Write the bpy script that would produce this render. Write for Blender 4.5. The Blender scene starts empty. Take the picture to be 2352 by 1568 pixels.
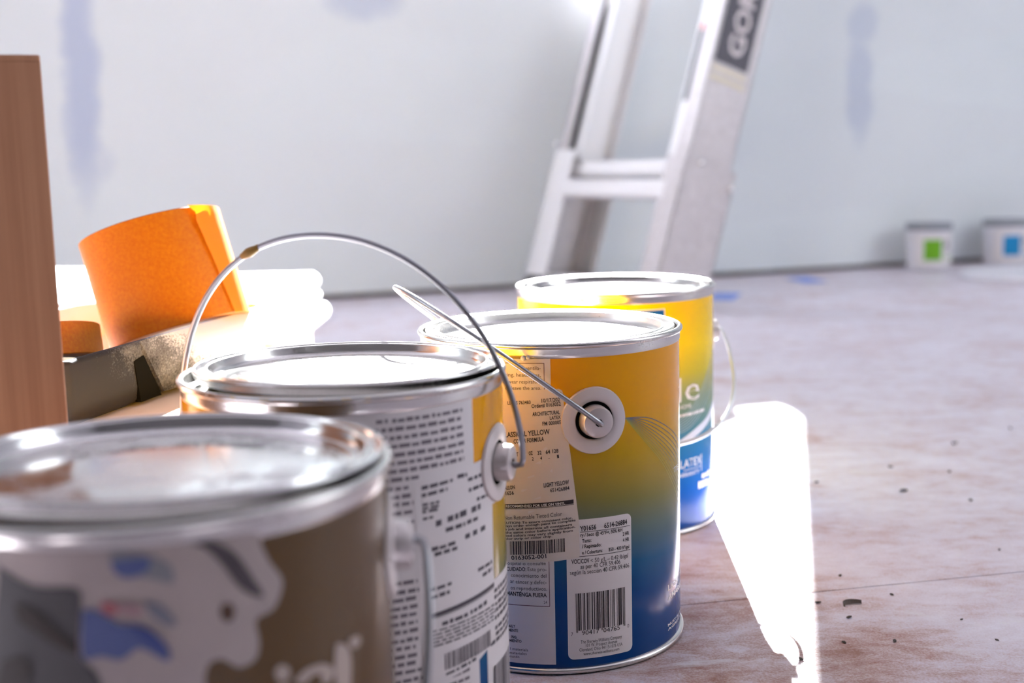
import bpy, bmesh, math, random
from mathutils import Vector, Matrix, noise
random.seed(7)
C = bpy.context.scene.collection
R_ = math.radians
# ------------------------------------------------------------------ camera, world, sun, exposure
F_PX, PITCH, ROLL, CAM_H = 2853.63, 0.144198, 0.0237324, 0.296723
cam_d = bpy.data.cameras.new('camera'); cam = bpy.data.objects.new('camera', cam_d); C.objects.link(cam)
cam_d.sensor_width = 36; cam_d.lens = 36 * F_PX / 2352; cam_d.clip_start = .01
cp, sp, cr, sr = math.cos(PITCH), math.sin(PITCH), math.cos(ROLL), math.sin(ROLL)
fwd = Vector((0, cp, -sp)); up0 = Vector((0, sp, cp)); xr = Vector((1, 0, 0))
right = cr * xr - sr * up0; upv = sr * xr + cr * up0
M = Matrix((right, upv, -fwd)).transposed().to_4x4(); M.translation = (0, 0, CAM_H)
cam.matrix_world = M
cam_d.dof.use_dof = True; cam_d.dof.focus_distance = .735; cam_d.dof.aperture_fstop = 5.6
bpy.context.scene.camera = cam
sc = bpy.context.scene
sc.view_settings.view_transform = 'Standard'; sc.view_settings.look = 'None'
sc.view_settings.exposure = 1.22; sc.view_settings.gamma = 1; sc.view_settings.use_curve_mapping = False
sc.cycles.use_denoising = True
sc.cycles.max_bounces = 8; sc.cycles.diffuse_bounces = 5; sc.cycles.glossy_bounces = 4
sc.cycles.sample_clamp_indirect = 6; sc.cycles.caustics_reflective = False; sc.cycles.caustics_refractive = False
w = bpy.data.worlds.new('sky'); sc.world = w; w.use_nodes = True
w.node_tree.nodes['Background'].inputs[0].default_value = (.80, .90, .97, 1)
w.node_tree.nodes['Background'].inputs[1].default_value = 1.0
SUN_AZ, SUN_EL = R_(2.4), R_(24)
sd = Vector((math.sin(SUN_AZ) * math.cos(SUN_EL), math.cos(SUN_AZ) * math.cos(SUN_EL), math.sin(SUN_EL)))
sl = bpy.data.lights.new('sun', 'SUN'); sl.energy = 46; sl.angle = R_(.85); sl.color = (.95, .98, 1)
so = bpy.data.objects.new('sun', sl); C.objects.link(so); so.location = (0, 4, 3)
so.rotation_euler = sd.to_track_quat('Z', 'Y').to_euler()
def area(name, loc, size, target, power, col=(1, 1, 1)):
    l = bpy.data.lights.new(name, 'AREA'); l.shape = 'RECTANGLE'; l.size, l.size_y = size; l.energy = power; l.color = col
    o = bpy.data.objects.new(name, l); C.objects.link(o); o.location = loc
    o.rotation_euler = (Vector(loc) - Vector(target)).to_track_quat('Z', 'Y').to_euler()
area('window_light', (-3.42, 1.1, 1.45), (1.75, 1.45), (.6, 1.9, .4), 4, (.93, .96, .98))
area('right_fill_light', (3.24, 1.0, 1.5), (1.5, 1.4), (.4, 2.2, .5), 7, (.93, .96, .98))  # added fill from the unseen right side, brightens the back wall

# ------------------------------------------------------------------ materials
def lin(r, g, b):
    f = lambda c: (c / 255 / 12.92) if c / 255 <= .04045 else ((c / 255 + .055) / 1.055) ** 2.4
    return (f(r), f(g), f(b), 1)
def mat(name, col=(.8, .8, .8, 1), rough=.5, metal=0, **kw):
    m = bpy.data.materials.new(name); m.use_nodes = True
    b = m.node_tree.nodes['Principled BSDF']
    if len(col) == 3: col = (*col, 1)
    b.inputs['Base Color'].default_value = col; b.inputs['Roughness'].default_value = rough; b.inputs['Metallic'].default_value = metal
    for k, v in kw.items(): b.inputs[k.replace('_', ' ')].default_value = v
    return m
class NT:
    def __init__(s, m): s.t = m.node_tree; s.b = s.t.nodes['Principled BSDF']
    def n(s, kind, **kw):
        nd = s.t.nodes.new(kind)
        for k, v in kw.items(): setattr(nd, k, v)
        return nd
    def l(s, a, b): s.t.links.new(a, b)
    def coord(s, scale=(1, 1, 1), loc=(0, 0, 0), rot=(0, 0, 0), kind='Object'):
        tc = s.n('ShaderNodeTexCoord'); mp = s.n('ShaderNodeMapping')
        mp.inputs['Scale'].default_value = scale; mp.inputs['Location'].default_value = loc; mp.inputs['Rotation'].default_value = rot
        s.l(tc.outputs[kind], mp.inputs[0]); return mp.outputs[0]
    def noise(s, vec, scale, detail=4, rough=.55, dist=0):
        nd = s.n('ShaderNodeTexNoise'); nd.inputs['Scale'].default_value = scale; nd.inputs['Detail'].default_value = detail
        nd.inputs['Roughness'].default_value = rough; nd.inputs['Distortion'].default_value = dist
        s.l(vec, nd.inputs['Vector']); return nd.outputs[0]
    def ramp(s, fac, stops):
        r = s.n('ShaderNodeValToRGB'); e = r.color_ramp.elements
        while len(e) < len(stops): e.new(.5)
        for i, (p, c) in enumerate(stops): e[i].position = p; e[i].color = c if len(c) == 4 else (*c, 1)
        s.l(fac, r.inputs[0]); return r.outputs[0]
    def mix(s, fac, a, b, mode='MIX'):
        m = s.n('ShaderNodeMix', data_type='RGBA', blend_type=mode)
        for i, v in ((0, fac), (6, a), (7, b)):
            if hasattr(v, 'links'): s.l(v, m.inputs[i])
            else: m.inputs[i].default_value = v
        return m.outputs[2]
    def math(s, op, a, b=None):
        m = s.n('ShaderNodeMath', operation=op)
        for i, v in enumerate((a, b)):
            if v is None: continue
            if hasattr(v, 'links'): s.l(v, m.inputs[i])
            else: m.inputs[i].default_value = v
        return m.outputs[0]
    def sep(s, vec):
        x = s.n('ShaderNodeSeparateXYZ'); s.l(vec, x.inputs[0]); return x.outputs
    def bump(s, h, strength=.3, dist=.002):
        b = s.n('ShaderNodeBump'); b.inputs['Strength'].default_value = strength; b.inputs['Distance'].default_value = dist
        s.l(h, b.inputs['Height']); s.l(b.outputs[0], s.b.inputs['Normal'])
    def col(s, c): s.l(c, s.b.inputs['Base Color'])
    def rough(s, c): s.l(c, s.b.inputs['Roughness'])
    def metal(s, c): s.l(c, s.b.inputs['Metallic'])
g = lambda v: (v, v, v, 1)

# ------------------------------------------------------------------ mesh helpers
def link(name, me, m=None, parent=None, smooth=False):
    o = bpy.data.objects.new(name, me); C.objects.link(o)
    if m: me.materials.append(m)
    if parent: o.parent = parent
    if smooth:
        for p in me.polygons: p.use_smooth = True
    return o
def obj(name, bm, m, parent=None, smooth=False, angle=None):
    me = bpy.data.meshes.new(name)
    bmesh.ops.recalc_face_normals(bm, faces=bm.faces)
    bm.to_mesh(me); bm.free()
    o = link(name, me, m, parent, smooth)
    if smooth and angle: me.set_sharp_from_angle(angle=R_(angle))
    return o
def empty(name, loc=(0, 0, 0), rotz=0):
    o = bpy.data.objects.new(name, None); C.objects.link(o); o.location = loc; o.rotation_euler = (0, 0, rotz); o.empty_display_size = .02; return o
def tag(o, label, cat, group=None, kind=None):
    o['label'] = label; o['category'] = cat
    if group: o['group'] = group
    if kind: o['kind'] = kind
    return o
def struct(o): o['kind'] = 'structure'; return o
def add_box(bm, lo, hi, mtx=None, bev=0, seg=2):
    vs = [bm.verts.new(Vector((x, y, z))) for z in (lo[2], hi[2]) for y in (lo[1], hi[1]) for x in (lo[0], hi[0])]
    fs = [bm.faces.new([vs[i] for i in f]) for f in ((0, 2, 3, 1), (4, 5, 7, 6), (0, 1, 5, 4), (2, 6, 7, 3), (0, 4, 6, 2), (1, 3, 7, 5))]
    if bev:
        es = list({e for f in fs for e in f.edges})
        r = bmesh.ops.bevel(bm, geom=es, offset=bev, segments=seg, affect='EDGES', profile=.5)
        vs = list({v for v in vs if v.is_valid} | set(r['verts']))
    if mtx is not None:
        for v in vs: v.co = mtx @ v.co
    return vs
def box(name, lo, hi, m, parent=None, bev=0, mtx=None, smooth=False):
    bm = bmesh.new(); add_box(bm, lo, hi, mtx, bev); return obj(name, bm, m, parent, smooth, 40 if smooth else None)
def add_lathe(bm, prof, n=96, mtx=None, closed=False):
    rings = []
    for r, z in prof:
        if r < 1e-6: rings.append([bm.verts.new((0, 0, z))])
        else: rings.append([bm.verts.new((r * math.cos(2 * math.pi * i / n), r * math.sin(2 * math.pi * i / n), z)) for i in range(n)])
    pairs = list(zip(rings, rings[1:])) + ([(rings[-1], rings[0])] if closed else [])
    for a, b in pairs:
        for i in range(n):
            j = (i + 1) % n
            q = [a[i % len(a)], a[j % len(a)], b[j % len(b)], b[i % len(b)]]
            u = []
            for v in q:
                if v not in u: u.append(v)
            if len(u) > 2: bm.faces.new(u)
    if mtx is not None:
        for rg in rings:
            for v in rg: v.co = mtx @ v.co
def lathe(name, prof, m, parent=None, n=96, mtx=None, closed=False, angle=35):
    bm = bmesh.new(); add_lathe(bm, prof, n, mtx, closed); return obj(name, bm, m, parent, True, angle)
def add_tube(bm, path, r, n=10):
    path = [Vector(p) for p in path]; rings = []; up = None
    for i, p in enumerate(path):
        t = (path[min(i + 1, len(path) - 1)] - path[max(i - 1, 0)]).normalized()
        if up is None: up = t.orthogonal().normalized()
        up = (up - t * up.dot(t)).normalized(); s = t.cross(up)
        rr = r[i] if isinstance(r, (list, tuple)) else r
        rings.append([bm.verts.new(p + rr * (math.cos(2 * math.pi * k / n) * up + math.sin(2 * math.pi * k / n) * s)) for k in range(n)])
    for a, b in zip(rings, rings[1:]):
        for k in range(n): bm.faces.new((a[k], a[(k + 1) % n], b[(k + 1) % n], b[k]))
    bm.faces.new(rings[0]); bm.faces.new(rings[-1][::-1])
def tube(name, path, r, m, parent=None, n=10):
    bm = bmesh.new(); add_tube(bm, path, r, n); return obj(name, bm, m, parent, True, 50)
def smooth_path(pts, n=8):
    pts = [Vector(p) for p in pts]; out = []
    for i in range(len(pts) - 1):
        p0, p1, p2, p3 = pts[max(i - 1, 0)], pts[i], pts[i + 1], pts[min(i + 2, len(pts) - 1)]
        for k in range(n):
            t = k / n
            out.append(.5 * ((2 * p1) + (-p0 + p2) * t + (2 * p0 - 5 * p1 + 4 * p2 - p3) * t * t + (-p0 + 3 * p1 - 3 * p2 + p3) * t ** 3))
    out.append(pts[-1]); return out
# text: font curve -> mesh data (list of verts, faces), scaled so that it spans width w and has cap height h
_tc = {}
def text_geo(s, bold):
    k = (s, bold)
    if k not in _tc:
        cu = bpy.data.curves.new('lettering', 'FONT'); cu.body = s; cu.size = 1; cu.resolution_u = 2
        if bold: cu.offset = .022
        o = bpy.data.objects.new('lettering', cu); C.objects.link(o)
        dg = bpy.context.evaluated_depsgraph_get(); me = bpy.data.meshes.new_from_object(o.evaluated_get(dg))
        vs = [(v.co.x, v.co.y) for v in me.vertices]; fs = [tuple(p.vertices) for p in me.polygons]
        bpy.data.objects.remove(o); bpy.data.curves.remove(cu); bpy.data.meshes.remove(me)
        x0 = min(v[0] for v in vs); x1 = max(v[0] for v in vs)
        _tc[k] = ([((x - x0) / (x1 - x0), y / .70) for x, y in vs], fs)
    return _tc[k]
# flat print on a cylinder of radius r around the thing's axis; th in degrees, 0 faces -y, positive to +x
class Print:
    def __init__(s, r): s.r = r; s.bm = bmesh.new()
    def pt(s, th, z, r=None):
        r = r or s.r; a = R_(th); return s.bm.verts.new((r * math.sin(a), -r * math.cos(a), z))
    def quad(s, th0, th1, z0, z1, dz=0):          # dz: rise of the right end
        n = max(1, int(abs(th1 - th0) / 2.5)); prev = None
        for i in range(n + 1):
            f = i / n; t = th0 + (th1 - th0) * f
            c = (s.pt(t, z0 + dz * f), s.pt(t, z1 + dz * f))
            if prev: s.bm.faces.new((prev[0], c[0], c[1], prev[1]))
            prev = c
    def poly(s, pts, round_=2):                   # smooth outline, finely triangulated
        P = [Vector((p[0], p[1] * 700, 0)) for p in pts]
        if round_:
            P = smooth_path(P + [P[0]], 3)[:-1]
        b = bmesh.new(); vs = [b.verts.new(p) for p in P]; b.faces.new(vs)
        bmesh.ops.triangulate(b, faces=b.faces[:])
        for _ in range(3):
            es = [e for e in b.edges if abs(e.verts[0].co.x - e.verts[1].co.x) > 4]
            if not es: break
            bmesh.ops.subdivide_edges(b, edges=es, cuts=1)
            bmesh.ops.triangulate(b, faces=b.faces[:])
        mp = {v: s.pt(v.co.x, v.co.y / 700) for v in b.verts}
        for f in b.faces: s.bm.faces.new([mp[v] for v in f.verts])
        b.free()
    def text(s, str_, th0, th1, z0, z1, h, bold=0):
        vs, fs = text_geo(str_, bold); W = R_(th1 - th0) * s.r; k = (z1 - z0) / W
        q = []
        for x, y in vs:
            sx = x * W - k * y * h * .6; q.append(s.pt(th0 + math.degrees(sx / s.r), z0 + (z1 - z0) * x + y * h))
        for f in fs:
            try: s.bm.faces.new([q[i] for i in f])
            except ValueError: pass
    def line(s, pts, wdt):                        # thin curved line through (th, z) points
        P = smooth_path([Vector((R_(p[0]) * s.r, p[1], 0)) for p in pts], 8); prev = None
        for i, p in enumerate(P):
            t = (P[min(i + 1, len(P) - 1)] - P[max(i - 1, 0)]).normalized(); nn = Vector((-t.y, t.x, 0)) * wdt / 2
            c = [s.pt(math.degrees(v.x / s.r), v.y) for v in (p - nn, p + nn)]
            if prev: s.bm.faces.new((prev[0], c[0], c[1], prev[1]))
            prev = c
    def words(s, th0, th1, z, h, dz=0):           # illegible print: a row of word-long dashes
        t = th0; span = th1 - th0
        while t < th1 - .4:
            wl = random.uniform(1.2, 4.0); e = min(th1, t + wl)
            z_ = z + dz * (t - th0) / span
            s.quad(t, e, z_, z_ + h * random.uniform(.75, 1), dz * (e - t) / span); t = e + random.uniform(.5, .9)
    def done(s, name, m, parent):
        o = obj(name, s.bm, m, parent, True)
        if any(w_ in name for w_ in ('lettering', 'print', 'frame_line', 'spot')) and 'blue' not in name and 'red' not in name: o['kind'] = 'stuff'
        return o

# ------------------------------------------------------------------ materials used in several places
def tin_mat(name, dust, base=.62, rough=.2, dustcol=(.78, .76, .75, 1), tint=(1, .97, .93), rmax=None):
    m = mat(name, (base * tint[0], base * tint[1], base * tint[2]), rough, 1); t = NT(m)
    v = t.coord(); n1 = t.noise(v, 28, 5, .6); n2 = t.noise(v, 900, 2, .6)
    f = t.math('ADD', n1, t.math('MULTIPLY', n2, .35))
    f = t.ramp(f, [(max(0, .92 - dust), g(0)), (min(1, 1.12 - dust), g(1))])
    if rmax:
        x, y, z = t.sep(v)[:3]; rr_ = t.math('SQRT', t.math('ADD', t.math('MULTIPLY', x, x), t.math('MULTIPLY', y, y)))
        f = t.math('MULTIPLY', f, t.ramp(t.math('DIVIDE', rr_, rmax), [(.97, g(1)), (1, g(.12))]))
    t.col(t.mix(f, (base * tint[0], base * tint[1], base * tint[2], 1), dustcol))
    t.metal(t.math('SUBTRACT', 1, f)); t.rough(t.math('ADD', rough, t.math('MULTIPLY', f, .5)))
    return m
M_tin = tin_mat('tin_rim', .12, .66, .22)
M_lid_dusty = tin_mat('lid_tin_dusty', .60, .66, .22, rmax=.068)
M_lid_part = tin_mat('lid_tin_part_dusty', .24, .72, .16, rmax=.068)
M_lid_near = tin_mat('lid_tin_hazy', .25, .70, .14, (.70, .66, .66, 1), (1, .98, .97), rmax=.068)
M_wire = mat('wire_steel', lin(160, 160, 165), .32, 1)
M_hole_shade = mat('recess_shade', g(.008), .9, 0, Specular_IOR_Level=0)  # flat black standing in for the shade inside holes and gaps
M_earplate = mat('ear_tin', lin(222, 214, 212), .42, .25)
M_cup = mat('cup_tin', lin(214, 206, 204), .34, .55)
M_paper = mat('label_paper', lin(232, 228, 228), .5)
M_ink = mat('black_ink', lin(42, 34, 40), .5)
M_ink2 = mat('faded_ink', lin(86, 80, 88), .5)
M_maroon = mat('maroon_ink', lin(90, 55, 60), .5)
M_white = mat('white_ink', lin(235, 235, 235), .4)
M_grey = mat('grey_ink', lin(150, 150, 158), .5)
M_tan = mat('receipt_paper', lin(228, 220, 212), .55)

def can_paint(name, stops, right_shift=0.0, rough=.16):
    m = mat(name, g(.5), rough); t = NT(m)
    t.b.inputs['Specular IOR Level'].default_value = .22
    v = t.coord(); x, y, z = t.sep(v)[:3]
    f = t.math('ADD', t.math('DIVIDE', z, .19), t.math('MULTIPLY', x, right_shift))
    t.col(t.ramp(f, stops)); return m
GRAD = [(0, lin(0, 62, 128)), (.25, lin(0, 72, 138)), (.36, lin(28, 92, 138)), (.47, lin(98, 118, 112)), (.56, lin(140, 132, 70)),
        (.70, lin(198, 158, 18)), (.86, lin(238, 166, 0)), (1, lin(246, 170, 0))]
M_gradC = can_paint('yellow_to_blue_print', GRAD, .6)
GRADD = [(0, lin(0, 66, 150)), (.20, lin(0, 84, 168)), (.40, lin(36, 112, 160)), (.47, lin(80, 128, 138)), (.60, lin(132, 150, 110)),
         (.70, lin(196, 182, 50)), (.82, lin(246, 212, 0)), (1, lin(255, 208, 0))]
M_gradD = can_paint('bright_yellow_to_blue_print', GRADD, .4)
M_brown = mat('brown_can_enamel', lin(86, 60, 20), .34, 0, Coat_Weight=.1)

CANS = {'A': (-.12574, .42557), 'B': (-.08569, .62139), 'C': (.02360, .76907), 'D': (.08593, 1.02175)}
RB, RO, H = .0803, .082, .1953
def arc_prof(cx, cz, r, a0, a1, n=6):
    return [(cx + r * math.cos(R_(a0 + (a1 - a0) * i / n)), cz + r * math.sin(R_(a0 + (a1 - a0) * i / n))) for i in range(n + 1)]
def make_can(key, label, body_mat, lid_mat, lid_dz, lid_tilt=(0, 0), lid_dx=(0, 0)):
    root = empty('paint_can', (*CANS[key], 0)); tag(root, label, 'paint can', None)
    lathe('body', [(RB, .004), (RB, .1868)], body_mat, root, 128)
    lathe('bottom_rim', [(0, .003), (.078, .003), (.0795, .0006)] + arc_prof(.0808, .0022, .0018, -90, 90) + [(RB - .0006, .0044)], M_tin, root, 128)
    lathe('top_rim', [(RB - .0003, .1858), (RB + .0004, .187), (RB + .0004, .1888)] + arc_prof(.0806, .1934, .0018, -80, 190, 10) + [(.0786, .1905), (.0782, .1888), (.0765, .1884), (.0745, .188), (.0735, .183), (.071, .183), (0.069, .186)], M_tin, root, 128)
    mt = Matrix.Translation((lid_dx[0], lid_dx[1], lid_dz)) @ Matrix.Rotation(R_(lid_tilt[0]), 4, 'X') @ Matrix.Rotation(R_(lid_tilt[1]), 4, 'Y')
    prof = [(.0752, .1892), (.0766, .1910)] + arc_prof(.0766, .1942, .0009, -60, 170, 7) + [(.0753, .1925), (.0742, .1915), (.0728, .1915), (.0717, .1928)] + arc_prof(.0708, .1940, .0009, 20, 180, 6) + [(.0694, .1915), (.0688, .1896), (.0672, .1888), (.060, .1886), (.0585, .1892), (.03, .1895), (0, .1896)]
    lathe('lid', prof, lid_mat, root, 128, mt, angle=60)
    return root
def ear(root, th, z, plate_r=.0195, tilt=0):
    """pressed ear: raised white ring on the can wall, flat black disc painting the recess shade, tin cup with a wire hole"""
    a = R_(th); n = Vector((math.sin(a), -math.cos(a), 0)); t = Vector((math.cos(a), math.sin(a), 0)); u = Vector((0, 0, 1))
    bm = bmesh.new(); N = 48; rings = []
    for r, d in ((plate_r, .0003), (plate_r - .0006, .0016), (plate_r - .004, .0021), (plate_r - .0075, .0019), (.0114, .0012), (.0108, -.0002)):
        rg = []
        for i in range(N):
            p = 2 * math.pi * i / N; s = r * math.cos(p) / RB
            rad = RB + d; rg.append(bm.verts.new((rad * math.sin(a + s), -rad * math.cos(a + s), z + r * math.sin(p))))
        rings.append(rg)
    for p, q in zip(rings, rings[1:]):
        for i in range(N): bm.faces.new((p[i], p[(i + 1) % N], q[(i + 1) % N], q[i]))
    pl = obj('ear_plate', bm, M_earplate, root, True, 50)
    mt = Matrix((t, u, n)).transposed().to_4x4(); mt.translation = n * (RB - .0012) + Vector((0, 0, z))
    lathe('ear_recess_shade', [(.0112, .0016), (0, .0016)], M_hole_shade, pl, 40, mt)
    lathe('ear_cup', [(.0094, .0012), (.0090, .0078), (.0084, .0090), (.0070, .0095), (.0022, .0095), (.0020, .0060)], M_cup, pl, 48, mt)
    lathe('wire_hole_shade', [(.0022, .0092), (0, .0092)], M_hole_shade, pl, 20, mt)
def bail(root, th, z, b, gamma, side, ex=2.2, a=.0925, wire=.00155, skew=0, wm=None):
    """wire handle hinged on the ears at th and th+180; gamma = height angle of its apex, side = horizontal direction it falls to"""
    an = R_(th); e = Vector((math.sin(an), -math.cos(an), 0)); l = Vector((math.cos(an), math.sin(an), 0)) * side
    ap = l * math.cos(R_(gamma)) + Vector((0, 0, math.sin(R_(gamma)))); c = Vector((0, 0, z)); P = []
    P.append(c + e * (RB + .0035)); P.append(c + e * (a - .0012) - ap * .0006)
    n = 40
    for i in range(1, n):
        t = math.pi * i / n; ct, st = math.cos(t), math.sin(t)
        P.append(c + e * a * math.copysign(abs(ct) ** (2 / ex), ct) + ap * b * abs(st) ** (2 / ex) - e * skew * st ** 1.5)
    P.append(c - e * (a - .0012) - ap * .0006); P.append(c - e * (RB + .0035))
    o = tube('bail', smooth_path(P, 3), wire, wm or M_wire, root, 10); return P

# ------------------------------------------------------------------ the setting
WN = Vector((1, .335, 0)).normalized(); WP = Vector((-WN.y, WN.x, 0))      # along the back wall / out of the room
WM = Matrix((WN, WP, (0, 0, 1))).transposed().to_4x4(); WM.translation = (0, 2.89, 0)
m = mat('primed_drywall', g(.8), .75); t = NT(m); v = t.coord()
base = t.ramp(t.noise(v, 1.6, 3, .5), [(.3, lin(222, 230, 232)), (.7, lin(234, 241, 242))])
seam = t.ramp(t.noise(t.coord((.7, 1, 3.0)), 1.1, 1, .3), [(.46, g(0)), (.49, g(1))])
base = t.mix(t.math('MULTIPLY', seam, .35), base, lin(226, 231, 233))
x, y, z = t.sep(v)[:3]
def blob(cx, cz, rx, rz, pw=1.0):
    w = t.noise(t.coord(), 9, 3, .6); wx = t.math('MULTIPLY', t.math('SUBTRACT', w, .5), .06)
    dx = t.math('DIVIDE', t.math('SUBTRACT', t.math('ADD', x, wx), cx), rx); dz = t.math('DIVIDE', t.math('SUBTRACT', t.math('ADD', z, wx), cz), rz)
    d = t.math('ADD', t.math('MULTIPLY', dx, dx), t.math('MULTIPLY', dz, dz))
    return t.ramp(d, [(.25, g(pw)), (1, g(0))])
blue = blob(-.918, .50, .045, .30, .55)
for a_ in ((-.915, .40, .028, .09, .5), (-.32, .655, .10, .06, .35), (.94, .46, .045, .17, .35), (.95, .62, .05, .06, .3), (-.9, .31, .04, .05, .2)):
    blue = t.math('MAXIMUM', blue, blob(*a_))
base = t.mix(blue, base, lin(150, 165, 205)); t.col(base)
t.bump(t.noise(v, 240, 3, .6), .08, .001)
M_wall = m
M_plain = mat('white_drywall', lin(228, 228, 232), .8); t = NT(M_plain); t.bump(t.noise(t.coord(), 200, 3), .08, .001)
# back wall: window opening whose right jamb is raked to shape the sun patch, sill .79, head 1.46
def wall_from_quads(name, quads, th, mtx, m):
    bm = bmesh.new()
    for q in quads:
        a_ = [bm.verts.new(mtx @ Vector((u, 0, z_))) for u, z_ in q]; b_ = [bm.verts.new(mtx @ Vector((u, th, z_))) for u, z_ in q]
        bm.faces.new(a_); bm.faces.new(b_[::-1])
        for i in range(len(q)): bm.faces.new((a_[i], a_[(i + 1) % len(q)], b_[(i + 1) % len(q)], b_[i]))
    return struct(obj(name, bm, m))
U0, U1, ZT = -3.9, 3.8, 2.5
SILL, HEAD, WL = .687, 1.26, -.75
jr = lambda z_: .452 - .49 * (z_ - .70)                 # u of the raked jamb
bw = wall_from_quads('wall_back', [[(U0, .012), (U1, .012), (U1, SILL), (U0, SILL)], [(U0, HEAD), (U1, HEAD), (U1, ZT), (U0, ZT)],
     [(U0, SILL), (WL, SILL), (WL, HEAD), (U0, HEAD)], [(jr(SILL), SILL), (U1, SILL), (U1, HEAD), (jr(HEAD), HEAD)]], .05, Matrix(), M_wall)
bw.matrix_world = WM
wf = empty('window_1', (0, 0, 0)); struct(wf); wf.matrix_world = WM
M_frame = mat('window_white_wood', lin(235, 235, 232), .45)
bm = bmesh.new()
for lo, hi in (((WL, .01, SILL), (jr(SILL), .06, SILL + .018)), ((WL, .01, HEAD - .02), (jr(HEAD), .06, HEAD)), ((WL, .01, SILL), (WL + .02, .06, HEAD))): add_box(bm, lo, hi)
obj('window_frame', bm, M_frame, wf)
struct(box('trim_1', (U0, .02, 0), (U1, .05, .0125), mat('wall_gap_dark', lin(120, 114, 108), .9), None, mtx=WM))  # darker strip set back in the gap under the wall
# side wall with a wide opening, ceiling
XL = -3.5
bm = bmesh.new()
for lo, hi in (((XL - .1, -1.6, 0), (XL, .2, ZT)), ((XL - .1, 2.0, 0), (XL, 2.4, ZT)), ((XL - .1, .2, 0), (XL, 2.0, .7)), ((XL - .1, .2, 2.2), (XL, 2.0, ZT))): add_box(bm, lo, hi)
struct(obj('wall_left', bm, M_plain))
bm = bmesh.new()
for lo, hi in (((3.3, -1.6, 0), (3.4, .2, ZT)), ((3.3, 1.8, 0), (3.4, 4.2, ZT)), ((3.3, .2, 0), (3.4, 1.8, .75)), ((3.3, .2, 2.25), (3.4, 1.8, ZT))): add_box(bm, lo, hi)
struct(obj('wall_right', bm, M_plain))
struct(box('wall_front', (XL - .1, -1.6, 0), (3.4, -1.5, ZT), mat('dark_front_wall', lin(118, 115, 116), .85)))  # unseen wall, toned dark to cut bounce onto the can fronts
struct(box('ceiling', (XL - .1, -1.6, ZT), (3.4, 4.4, ZT + .05), M_plain))

# floor: painted, worn subfloor sheets with open joints
m = mat('worn_painted_subfloor', g(.5), .5); t = NT(m)
v = t.coord(kind='Generated'); v = t.n('ShaderNodeNewGeometry').outputs['Position']
mp = t.n('ShaderNodeMapping'); mp.inputs['Rotation'].default_value = (0, 0, R_(-11)); mp.inputs['Scale'].default_value = (1, 1.7, 1); t.l(v, mp.inputs[0]); vs_ = mp.outputs[0]
big = t.noise(vs_, 7, 6, .62, .6); mid = t.noise(vs_, 34, 8, .72, .3); fine = t.noise(v, 620, 3, .7); fib = t.noise(vs_, 160, 4, .7)
wear = t.math('ADD', t.math('MULTIPLY', big, .46), t.math('ADD', t.math('MULTIPLY', mid, .52), t.math('MULTIPLY', t.math('SUBTRACT', fine, .5), .34)))
px_, py_, pz_ = t.sep(v)[:3]                                   # can shade painted into the colour, mixed with redder worn flecks
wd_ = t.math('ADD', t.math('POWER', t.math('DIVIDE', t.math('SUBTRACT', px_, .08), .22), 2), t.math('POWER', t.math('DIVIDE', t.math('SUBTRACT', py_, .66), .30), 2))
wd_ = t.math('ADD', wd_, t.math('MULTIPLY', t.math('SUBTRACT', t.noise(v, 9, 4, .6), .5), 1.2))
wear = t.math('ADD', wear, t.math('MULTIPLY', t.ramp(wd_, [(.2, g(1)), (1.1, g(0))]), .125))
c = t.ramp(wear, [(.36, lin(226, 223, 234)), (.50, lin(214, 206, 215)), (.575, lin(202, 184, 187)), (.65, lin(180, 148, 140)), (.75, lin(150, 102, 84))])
sw = t.ramp(t.noise(vs_, 11, 5, .6, 1.8), [(.60, g(0)), (.70, g(.7))]); c = t.mix(sw, c, lin(222, 220, 224))
spk = t.ramp(fib, [(.62, g(0)), (.74, g(.3))]); c = t.mix(spk, c, lin(150, 118, 110)); t.col(c)
t.rough(t.ramp(mid, [(.3, g(.32)), (.7, g(.5))]))
t.bump(t.math('ADD', fine, mid), .18, .0012)
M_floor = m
floor = struct(box('floor', (-3.6, -1.7, -.06), (3.5, 4.6, -.019), mat('joist_dark', g(.05), .9)))
sd_ = Vector((.103, .021, 0)).normalized(); sp_ = Vector((-sd_.y, sd_.x, 0)); O = Vector((.158, .807, 0))
FM = Matrix((sd_, sp_, (0, 0, 1))).transposed().to_4x4(); FM.translation = O
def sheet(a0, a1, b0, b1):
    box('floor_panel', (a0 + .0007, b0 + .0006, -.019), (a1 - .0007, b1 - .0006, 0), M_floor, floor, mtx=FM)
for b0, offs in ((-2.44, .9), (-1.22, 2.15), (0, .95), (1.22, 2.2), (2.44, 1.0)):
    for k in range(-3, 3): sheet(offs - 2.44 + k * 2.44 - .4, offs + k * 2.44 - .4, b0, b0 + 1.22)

# ------------------------------------------------------------------ near brown can (A)
A = make_can('A', 'nearest brown paint can with smeared white paint and label on its side', M_brown, M_lid_near, .0032, (-1.35, .7))
th_A = 97
pm = mat('smeared_white_paint', lin(170, 155, 150), .6); t = NT(pm); v = t.coord(); t.col(t.ramp(t.noise(v, 35, 4), [(.3, lin(164, 152, 150)), (.7, lin(178, 164, 158))])); t.bump(t.noise(v, 120, 4), .3, .002)
P = Print(RB + .0005)
P.poly([(-60, .188), (-40, .190), (-17.1, .1895), (1.4, .1893), (21.7, .1890), (35.8, .1885), (37.2, .1843), (39.0, .1785), (41.6, .1727), (41.5, .1685), (39.2, .1633), (35.1, .1615), (35.6, .1549), (34.6, .1493), (30.7, .1479), (26.8, .1518), (23.4, .1475), (21.5, .12), (-5, .10), (-20.6, .11), (-60, .12)])
sm = P.done('paint_smear', pm, A)
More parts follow.
